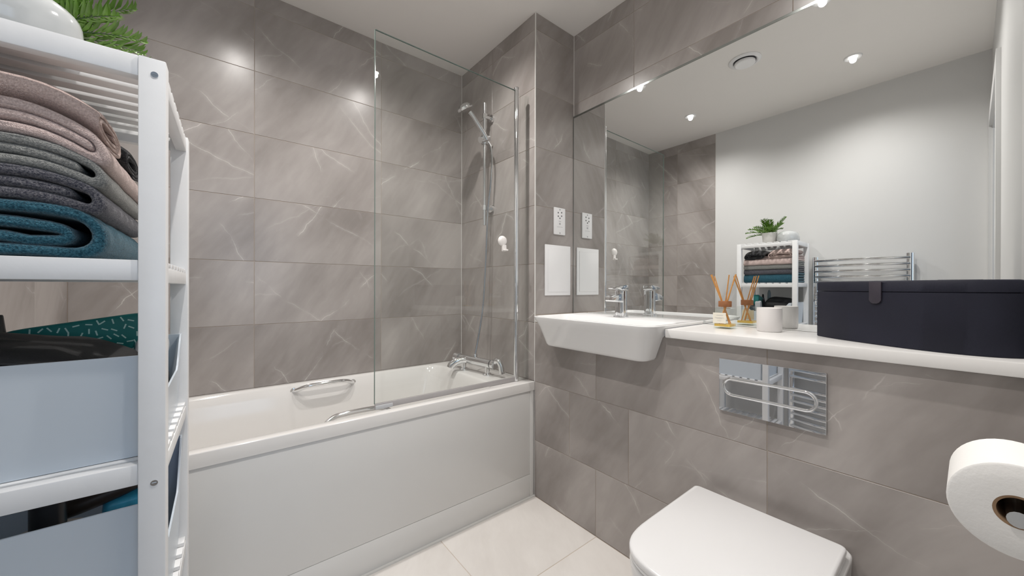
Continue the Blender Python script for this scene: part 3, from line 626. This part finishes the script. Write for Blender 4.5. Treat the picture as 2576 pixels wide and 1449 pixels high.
for x_, z_ in ((-0.0125, 1.386), (-0.0125, 0.779), (-0.0125, 0.474)):
    upart('screw', MB().lathe([(0.0042, -0.0008), (0.0042, 0.001)], (x_, 0.0, z_), 14, 'y').box(x_ - 0.0026, x_ + 0.0026, -0.0014, -0.0006, z_ - 0.0006, z_ + 0.0006), M_CHROME2)

# ------------------------------------------------------------------ towels (folded sheets, profile swept)
def thick(path, t, ncap=5):
    P_ = [Vector((p[0], p[1])) for p in path]; Lf, Rt = [], []
    n = len(P_); nrm_ = []
    for i in range(n):
        d = (P_[min(i + 1, n - 1)] - P_[max(i - 1, 0)]).normalized(); nrm_.append(Vector((-d.y, d.x)))
    Lf = [P_[i] + nrm_[i] * t / 2 for i in range(n)]; Rt = [P_[i] - nrm_[i] * t / 2 for i in range(n)]
    def cap(c, a, sgn):
        out = []
        for k in range(1, ncap):
            ang = PI * k / ncap; r_ = a - c; out.append(c + Vector((r_.x * math.cos(ang) - sgn * r_.y * math.sin(ang), sgn * r_.x * math.sin(ang) + r_.y * math.cos(ang))))
        return out
    return Lf + cap(P_[-1], Lf[-1], -1) + Rt[::-1] + cap(P_[0], Rt[0], -1)
def arc(cx, cz, rx, rz_, a0, a1, n=9):
    return [(cx + rx * math.cos(a0 + (a1 - a0) * k / n), cz + rz_ * math.sin(a0 + (a1 - a0) * k / n)) for k in range(n + 1)]
def densify(path, step=0.012):
    out = [path[0]]
    for p, q in zip(path, path[1:]):
        L_ = math.hypot(q[0] - p[0], q[1] - p[1]); k = max(1, int(L_ / step))
        for j in range(1, k + 1): out.append((p[0] + (q[0] - p[0]) * j / k, p[1] + (q[1] - p[1]) * j / k))
    return out
def sheet(mb, path, t, a0, a1, axis, droop=None, seed=0, amp=0.0016):
    path = densify(path); rings = []
    na = 14; e = min(0.45 * t, 0.007)
    stations = [(a0, 0.45), (a0 + e * 0.3, 0.75), (a0 + e, 1.0)] + [(a0 + e + (a1 - a0 - 2 * e) * k / na, 1.0) for k in range(1, na)] + [(a1 - e, 1.0), (a1 - e * 0.3, 0.75), (a1, 0.45)]
    for s_, k_ in stations:
        ring = []
        for p, q in thick(path, t * k_):
            v = Vector((p, s_, q)) if axis == 'y' else Vector((s_, p, q))
            n3 = noise.noise_vector(v * 22 + Vector((seed * 7.1, 0, 0))) * amp + noise.noise_vector(v * 70 + Vector((seed * 3.3, 0, 0))) * amp * 0.35
            v = v + n3
            if droop: v.z += droop(v)
            ring.append(v)
        rings.append(ring)
    mb.rings(rings)
def fold(zlo, zhi, t, xr, xl=-0.385):      # outer sheet folded round its right end
    zc, r_ = (zlo + zhi) / 2, (zhi - zlo) / 2
    return [(xl, zlo)] + arc(xr - r_, zc, r_, r_, -PI / 2, PI / 2) + [(xl, zhi)]
def droop_f(k): return lambda v: -k * max(0.0, v.x + 0.215) ** 2 / 0.075
TY0, TY1 = 0.785, 1.118
def folded_towel(name, label, m, z0, z1, t, xr, inner, k, seed):
    r = empty(name, (-0.25, 0.95, z0), label, 'towel')
    mb = MB(); lo, hi = z0 + t / 2 + 0.0005, z1 - t / 2 - 0.0005
    sheet(mb, fold(lo, hi, t, xr - t / 2), t, TY0, TY1, 'y', droop_f(k), seed)
    part('outer_fold', mb, m, r, smooth=70)
    mb = MB()
    for q in inner: sheet(mb, q, t * 0.94, TY0 + 0.001, TY1 - 0.004, 'y', droop_f(k), seed + 1)
    part('inner_fold', mb, m, r, smooth=70)
    return r
tb1 = 0.0165
folded_towel('folded_towel', 'teal blue terry towel, bottom of the folded stack', T_TEAL, 1.1115, 1.1875, tb1, -0.128,
             [[(-0.385, 1.1395)] + [(-0.22, 1.1385), (-0.20, 1.1345)] + arc(-0.182, 1.146, 0.016, 0.0095, -PI / 2, PI / 2, 6) + [(-0.21, 1.158), (-0.385, 1.160)]], 0.10, 1)
folded_towel('folded_towel', 'charcoal terry towel lying on the teal towel', T_CHAR, 1.1875, 1.2335, 0.0150, -0.130, [[(-0.385, 1.2105), (-0.166, 1.2100)]], 0.22, 2)
folded_towel('folded_towel', 'grey terry towel lying between charcoal and pink towels', T_GREY, 1.2330, 1.2745, 0.0137, -0.128, [[(-0.385, 1.254), (-0.160, 1.2535)]], 0.30, 3)
folded_towel('folded_towel', 'pale pink terry towel beneath the two rolled towels', T_PINK, 1.2740, 1.3205, 0.0152, -0.126, [[(-0.385, 1.2975), (-0.148, 1.2972)]], 0.38, 4)
def rolled(name, label, m, yc, hw, z0, z1, t, xr, seed):
    r = empty(name, (-0.25, yc, z0), label, 'towel')
    zc, hh = (z0 + z1) / 2, (z1 - z0) / 2 - t / 2; path = []
    N = 70
    for i in range(N + 1):
        u = i / N; turn = 2.4 * 2 * PI * u; kk = 1 - 0.74 * u
        c_, s_ = math.cos(turn - PI / 2), math.sin(turn - PI / 2)
        path.append((yc + (hw - t / 2) * (1 - 0.42 * u) * math.copysign(abs(c_) ** 0.75, c_), zc + hh * kk * math.copysign(abs(s_) ** 0.75, s_)))
    mb = MB(); sheet(mb, path, t, -0.38, xr, 'x', droop_f(0.40), seed, 0.0012)
    part('rolled_cloth', mb, m, r, smooth=70)
    return r
rolled('rolled_towel', 'rolled rose brown towel on top of the stack, nearest the door', T_ROSE, 0.872, 0.088, 1.3195, 1.3690, 0.0068, -0.139, 6)
rolled('rolled_towel', 'rolled black towel on top of the stack, towards the bath', T_BLACK, 1.043, 0.076, 1.3195, 1.3680, 0.0064, -0.135, 7)

# ------------------------------------------------------------------ white bins with scooped fronts
def bin_(label, x0, x1, y0_, y1_, z0, z1, dip):
    r = empty('storage_bin', ((x0 + x1) / 2, (y0_ + y1_) / 2, z0), label, 'storage bin'); t = 0.003; tp_ = 0.006
    mb = MB()
    mb.box(x0 + tp_, x1 - tp_, y0_ + tp_, y1_ - tp_, z0, z0 + t)
    def wall(q):  # quad ring lofted, thick
        mb.add(*q)
    o0 = [(x0 + tp_, y0_ + tp_), (x1 - tp_, y0_ + tp_), (x1 - tp_, y1_ - tp_), (x0 + tp_, y1_ - tp_)]; o1 = [(x0, y0_), (x1, y0_), (x1, y1_), (x0, y1_)]
    def slab(p0, p1, q1, q0, nx, ny):
        a_ = [(*p0, z0), (*p1, z0), (*q1, z1), (*q0, z1)]
        mb.add(a_ + [(x - nx * t, y - ny * t, z) for x, y, z in a_], [(0, 1, 2, 3), (7, 6, 5, 4), (0, 4, 5, 1), (1, 5, 6, 2), (2, 6, 7, 3), (3, 7, 4, 0)])
    slab(o0[0], o0[1], o1[1], o1[0], 0, -1); slab(o0[2], o0[3], o1[3], o1[2], 0, 1); slab(o0[3], o0[0], o1[0], o1[3], -1, 0)
    part('shell', mb, M_BIN, r, bevel=0.0008, segs=1)
    ym = (y0_ + y1_) / 2; hw = (y1_ - y0_) / 2; prof = []
    for k in range(25):
        y = y1_ - 0.002 - (2 * hw - 0.004) * k / 24; d_ = abs(y - ym) / hw
        s_ = min(1, max(0, (d_ - 0.58) / 0.36)); s_ = s_ * s_ * (3 - 2 * s_)
        prof.append((y, dip + (z1 - dip) * s_))
    f_ = MB().prism([(y0_ + tp_, z0), (y1_ - tp_, z0)] + prof, t, 'x', 0)
    f_.v = [(x + x1 - t - tp_ * (1 - (z - z0) / (z1 - z0)), y, z) for x, y, z in f_.v]
    part('scooped_front', f_, M_BIN, r, smooth=40)
    return r
bin_('white plastic bin holding a black pouch, beneath the towels', -0.375, -0.0665, 0.791, 1.105, 0.8105, 0.966, 0.897)
bin_('white plastic bin holding bottles, lower in the shelving unit', -0.375, -0.0655, 0.791, 1.105, 0.5055, 0.739, 0.640)
# contents of the upper bin
def superbox(c, h, e=0.35, nu=24, nv=14, rotm=None, wob=0.0, seed=0):
    mb = MB(); rs_ = []
    sg = lambda v, p: math.copysign(abs(v) ** p, v)
    for j in range(nv + 1):
        ph = -PI / 2 + PI * j / nv; ring = []
        for i in range(nu):
            th_ = 2 * PI * i / nu
            v = Vector((h[0] * sg(math.cos(ph), e) * sg(math.cos(th_), e), h[1] * sg(math.cos(ph), e) * sg(math.sin(th_), e), h[2] * sg(math.sin(ph), e)))
            if wob: v += noise.noise_vector(v * 28 + Vector((seed, 0, 0))) * wob
            if rotm: v = rotm @ v
            ring.append(v + Vector(c))
        rs_.append(ring)
    return mb.rings(rs_)
def R_(x, y, z): return (Matrix.Rotation(math.radians(z), 3, 'Z') @ Matrix.Rotation(math.radians(y), 3, 'Y') @ Matrix.Rotation(math.radians(x), 3, 'X'))
po = empty('black_pouch', (-0.22, 0.90, 0.90), 'soft black zipped pouch lying in the upper white bin', 'pouch')
part('pouch_body', superbox((-0.232, 0.905, 0.952), (0.116, 0.085, 0.036), 0.5, rotm=R_(4, 11, -4), wob=0.006), M_BLACK, po, smooth=80)
part('zip', MB().tube(smooth_path([(-0.33, 0.835, 0.970), (-0.25, 0.822, 0.967), (-0.18, 0.825, 0.955), (-0.135, 0.84, 0.944)]), 0.0025, 8), M_BLKPL, po)
tag(superbox((-0.105, 0.945, 0.868), (0.028, 0.075, 0.045), 0.4, wob=0.004, seed=9).build('dark_bundle', M_BLACK, smooth=80), 'small black bundle behind the scooped front of the upper bin', 'bundle')
pk = empty('wrapped_pack', (-0.2, 1.02, 0.95), 'teal paper pack with pale dashes standing behind the black pouch', 'pack')
rm = R_(0, -9, -8)
part('teal_wrapper', superbox((-0.196, 1.035, 0.968), (0.098, 0.018, 0.040), 0.25, rotm=rm), M_TEAL, pk, smooth=60)
mb = MB(); random.seed(3)
for k in range(75):
    px, pz = -0.09 + 0.18 * ((k % 15) + random.uniform(0.2, 0.8)) / 15, -0.032 + 0.068 * ((k // 15) + random.uniform(0.25, 0.75)) / 5; an = random.uniform(0, PI); L_, w_ = 0.0046, 0.0011
    ca, sa = math.cos(an), math.sin(an); q = [(-L_, -w_), (L_, -w_), (L_, w_), (-L_, w_)]
    mb.add([Vector((-0.196, 1.035, 0.968)) + rm @ Vector((px + a_ * ca - b_ * sa, -0.0186, pz + a_ * sa + b_ * ca)) for a_, b_ in q], [(0, 1, 2, 3)])
dp = part('dash_print', mb, M_DASH, pk, smooth=0); dp['kind'] = 'stuff'
pk2 = tag(superbox((-0.108, 1.006, 0.922), (0.024, 0.018, 0.05), 0.3, rotm=R_(0, 8, 0), wob=0.003).build('tissue_pack', M_GREYPK, smooth=60), 'pale grey plastic pack squeezed beside the teal paper pack', 'pack')
tu = empty('cosmetic_tube', (-0.262, 0.955, 0.90), 'blue grey cosmetic tube standing in the upper white bin', 'tube')
part('tube_body', MB().rings([rrect(-0.318, -0.288, 0.985, 1.005, 0.009, 0.90), rrect(-0.318, -0.288, 0.985, 1.005, 0.009, 1.03), rrect(-0.319, -0.287, 0.993, 0.997, 0.0019, 1.055)]), M_TUBE, tu, smooth=50)
part('tube_cap', MB().lathe([(0.012, 0), (0.012, 0.03)], (-0.303, 0.995, 0.869), 16), M_PURPLE, tu)
pc = empty('purple_bottle', (-0.245, 0.96, 0.85), 'dull purple tapered bottle beside the blue grey tube', 'bottle')
part('bottle_body', MB().lathe([(0.014, 0), (0.014, 0.10), (0.010, 0.13)], (-0.296, 1.035, 0.86), 16), M_PURPLE, pc)
part('bottle_cap', MB().lathe([(0.0095, 0), (0.006, 0.035), (0.005, 0.037)], (-0.296, 1.035, 0.985), 16), M_BLKPL, pc)
# contents of the lower bin
bt = empty('toiletry_bottle', (-0.205, 0.86, 0.55), 'off-white bottle with black cap in the lower bin', 'bottle')
part('bottle_body', MB().rings([rrect(-0.258, -0.142, 0.835, 0.895, 0.028, 0.51), rrect(-0.258, -0.142, 0.835, 0.895, 0.028, 0.675), rrect(-0.250, -0.150, 0.84, 0.89, 0.024, 0.694), rrect(-0.235, -0.165, 0.845, 0.885, 0.019, 0.704), rrect(-0.222, -0.180, 0.848, 0.882, 0.0165, 0.708)]), M_OFFW, bt, smooth=50)
part('bottle_cap', MB().lathe([(0.0185, 0), (0.0185, 0.040), (0.017, 0.042)], (-0.2015, 0.865, 0.706), 20), M_BLKPL, bt)
part('oval_base', superbox((0, 0, 0), (0.001, 0.001, 0.001)), M_OFFW, bt) if False else None
br_ = tag(superbox((-0.155, 0.935, 0.716), (0.075, 0.030, 0.016), 0.8, rotm=R_(0, -14, 6)).build('toiletry_item', M_BROWN, smooth=80), 'dark brown leaf-shaped toiletry item lying across the lower bin', 'toiletry')
tag(superbox((-0.125, 0.945, 0.668), (0.034, 0.030, 0.042), 0.3, rotm=R_(12, 0, 5), wob=0.002).build('cyan_pack', M_CYAN, smooth=60), 'cyan and white wrapped pack at the end of the lower bin', 'pack')
bp_ = empty('blue_pack', (-0.12, 1.04, 0.66), 'royal blue wrapped pack behind the dark brown item', 'pack')
part('wrapper', superbox((-0.128, 1.035, 0.715), (0.038, 0.022, 0.075), 0.3, rotm=R_(0, 0, 6), wob=0.002), M_BLUEPK, bp_, smooth=60)
part('pink_mark', superbox((-0.142, 1.0125, 0.765), (0.010, 0.0025, 0.012), 0.8), M_PINKPR, bp_, smooth=60)

# ------------------------------------------------------------------ fern and film-wrapped bundle on top
fe = empty('potted_fern', (-0.25, 0.978, 1.4105), 'green fern in a white pot on top of the shelving unit', 'plant')
part('pot', MB().lathe([(0.040, 0), (0.043, 0.003), (0.051, 0.082), (0.0535, 0.088), (0.0515, 0.090), (0.048, 0.082), (0.047, 0.072)], (-0.25, 0.978, 1.4105), 32, cap1=False), M_POT, fe, smooth=40)
part('soil', MB().lathe([(0.040, 0.045), (0.0455, 0.07), (0.020, 0.076)], (-0.25, 0.978, 1.4115), 24), M_SOIL, fe)
random.seed(11)
def frond(az, L_, el, sag, seed):
    mb_l, mb_s = MB(), MB(); rnd = random.Random(seed)
    o_ = Vector((-0.25, 0.978, 1.482)); d = Vector((math.cos(az), math.sin(az), 0)); side = Vector((-d.y, d.x, 0)); N = 20; pts = []
    for i in range(N + 1):
        u = i / N; pts.append(o_ + d * (L_ * (u * math.cos(el) + 0.1 * u * u)) + Vector((0, 0, L_ * (math.sin(el) * u - sag * u * u))))
    mb_s.tube(pts, [0.0018 * (1 - 0.75 * i / N) for i in range(N + 1)], 5)
    for i in range(4, N + 1):
        u = i / N; ll = 0.060 * (math.sin(PI * min(1, 0.10 + 0.9 * u)) ** 0.6 * 0.95 + 0.05) * (L_ / 0.2); tg = (pts[min(i + 1, N)] - pts[i - 1]).normalized(); nz_ = side.cross(tg)
        for sg_ in (1, -1):
            dr = (side * sg_ * 0.72 + tg * 0.78 + nz_ * rnd.uniform(-0.25, 0.05)).normalized(); wv = tg * 0.0046 - dr * 0.0008
            p = pts[i] + tg * rnd.uniform(-0.002, 0.002); q = p + dr * ll * rnd.uniform(0.85, 1.1)
            m1 = p + (q - p) * 0.35 + wv + nz_ * 0.0015; m2 = p + (q - p) * 0.35 - wv + nz_ * 0.0015; m3 = p + (q - p) * 0.4 - nz_ * 0.0006
            e1 = p + (q - p) * 0.75 + wv * 0.6 - nz_ * 0.002; e2 = p + (q - p) * 0.75 - wv * 0.6 - nz_ * 0.002; e3 = p + (q - p) * 0.75 - nz_ * 0.003; q = q - nz_ * 0.007
            mb_l.add([p, m1, m3, m2, e1, e3, e2, q], [(0, 2, 1), (0, 3, 2), (1, 2, 5, 4), (2, 3, 6, 5), (4, 5, 7), (5, 6, 7)])
    f_ = local(mb_l, fe).build('frond', M_LEAF, fe, smooth=60, recalc=False)
    mb_s = local(mb_s, fe); st = mb_s.build('stem', M_STEM, f_, smooth=60)
    return f_
k = 0
for az, L_, el, sag in ((0.05, 0.175, 0.92, 0.16), (-0.10, 0.158, 0.66, 0.32), (0.45, 0.165, 0.70, 0.30), (-0.50, 0.150, 0.72, 0.30), (1.0, 0.165, 0.70, 0.35), (1.5, 0.165, 0.52, 0.32), (2.0, 0.15, 0.85, 0.4), (2.5, 0.15, 0.7, 0.5),
                        (3.2, 0.14, 0.8, 0.5), (3.9, 0.13, 0.9, 0.4), (-1.45, 0.165, 0.95, 0.06), (-1.05, 0.15, 0.80, 0.22), (0.5, 0.13, 1.15, 0.1), (-0.3, 0.15, 1.1, 0.15), (2.9, 0.11, 1.2, 0.1), (1.25, 0.14, 0.25, 0.35), (0.2, 0.15, 0.42, 0.30), (-1.9, 0.13, 1.0, 0.2)):
    frond(az, L_, el, sag, k); k += 1
fi = tag(superbox((-0.268, 0.862, 1.4505), (0.104, 0.066, 0.056), 0.85, 28, 16, wob=0.004, seed=5).build('film_wrapped_bundle', M_CELLO, smooth=80), 'glossy white film-wrapped bundle in front of the fern pot', 'bundle')
fi.data.transform(Matrix.Translation((0, 0, 0)))
for v in fi.data.vertices: v.co.z = max(v.co.z, 1.4105)

# ------------------------------------------------------------------ towel radiator on the white wall
ra = empty('towel_radiator', (-0.41, 0.485, 0.12), 'chrome ladder towel radiator on the white wall, seen in the mirror', 'radiator')
for y in (0.727, 0.243):
    part('upright', MB().rings([[( -0.405 + 0.016 * math.cos(2 * PI * i / 18), y + 0.019 * math.sin(2 * PI * i / 18), z) for i in range(18)] for z in (0.12, 1.302)]), M_CHROME, ra)
    part('wall_bracket', MB().tube([(-0.405, y, 1.215), (XW + 0.001, y, 1.215)], 0.011, 12), M_CHROME, ra)
    part('wall_bracket', MB().tube([(-0.405, y, 0.20), (XW + 0.001, y, 0.20)], 0.011, 12), M_CHROME, ra)
bar_me = None
zz = [1.274 - 0.040 * k for k in range(5)] + [1.02 - 0.040 * k for k in range(7)] + [0.70 - 0.040 * k for k in range(6)] + [0.42 - 0.040 * k for k in range(7)]
for z in zz:
    if bar_me is None:
        pts = [(-0.398 + 0.045 * math.sin(PI * i / 20), 0.727 + (0.243 - 0.727) * i / 20 - 0.485, 0) for i in range(21)]
        bo = MB().tube(pts, 0.0105, 12).build('bar', M_CHROME, ra); bar_me = bo.data
    else:
        bo = bpy.data.objects.new('bar', bar_me); C.objects.link(bo); bo.parent = ra
    bo.location = (0.41, 0.0, z - 0.12)

# ------------------------------------------------------------------ ceiling fittings
dl = empty('downlight', (*LIGHTS[0], HC), 'lit round recessed downlight over the shelving unit, nearest the door', 'downlight')
MB().lathe([(0.043, 0.0), (0.043, -0.003), (0.040, -0.006), (0.030, -0.004), (0.022, -0.001)], (0, 0, 0), 32, cap1=False, cap0=False).build('bezel', M_WPLAST, dl)
MB().lathe([(0.022, -0.0015), (0.001, -0.0018)], (0, 0, 0), 24, cap0=False).build('lamp_face', M_EMIT, dl)
dup(dl, (*LIGHTS[1], HC), 'lit round recessed downlight over the towel end of the bath')
dup(dl, (*LIGHTS[2], HC), 'lit round recessed downlight over the toilet')
dup(dl, (*LIGHTS[3], HC), 'lit round recessed downlight between washbasin and bath taps')
vn = empty('ceiling_vent', (0.555, 0.878, HC), 'round white extractor vent in the ceiling', 'vent')
MB().lathe([(0.088, 0), (0.088, -0.004), (0.084, -0.008), (0.070, -0.012), (0.062, -0.006), (0.062, -0.001)], (0, 0, 0), 40, cap0=False, cap1=False).build('vent_ring', M_WPLAST, vn, smooth=30)
MB().lathe([(0.054, -0.010), (0.057, -0.014), (0.056, -0.022), (0.050, -0.026), (0.001, -0.027)], (0, 0, 0), 40).build('vent_disc', M_WPLAST, vn, smooth=30)
MB().lathe([(0.061, -0.0005), (0.002, -0.0008)], (0, 0, 0), 32, cap0=False).build('vent_hole', M_DARKHOLE, vn, smooth=30)
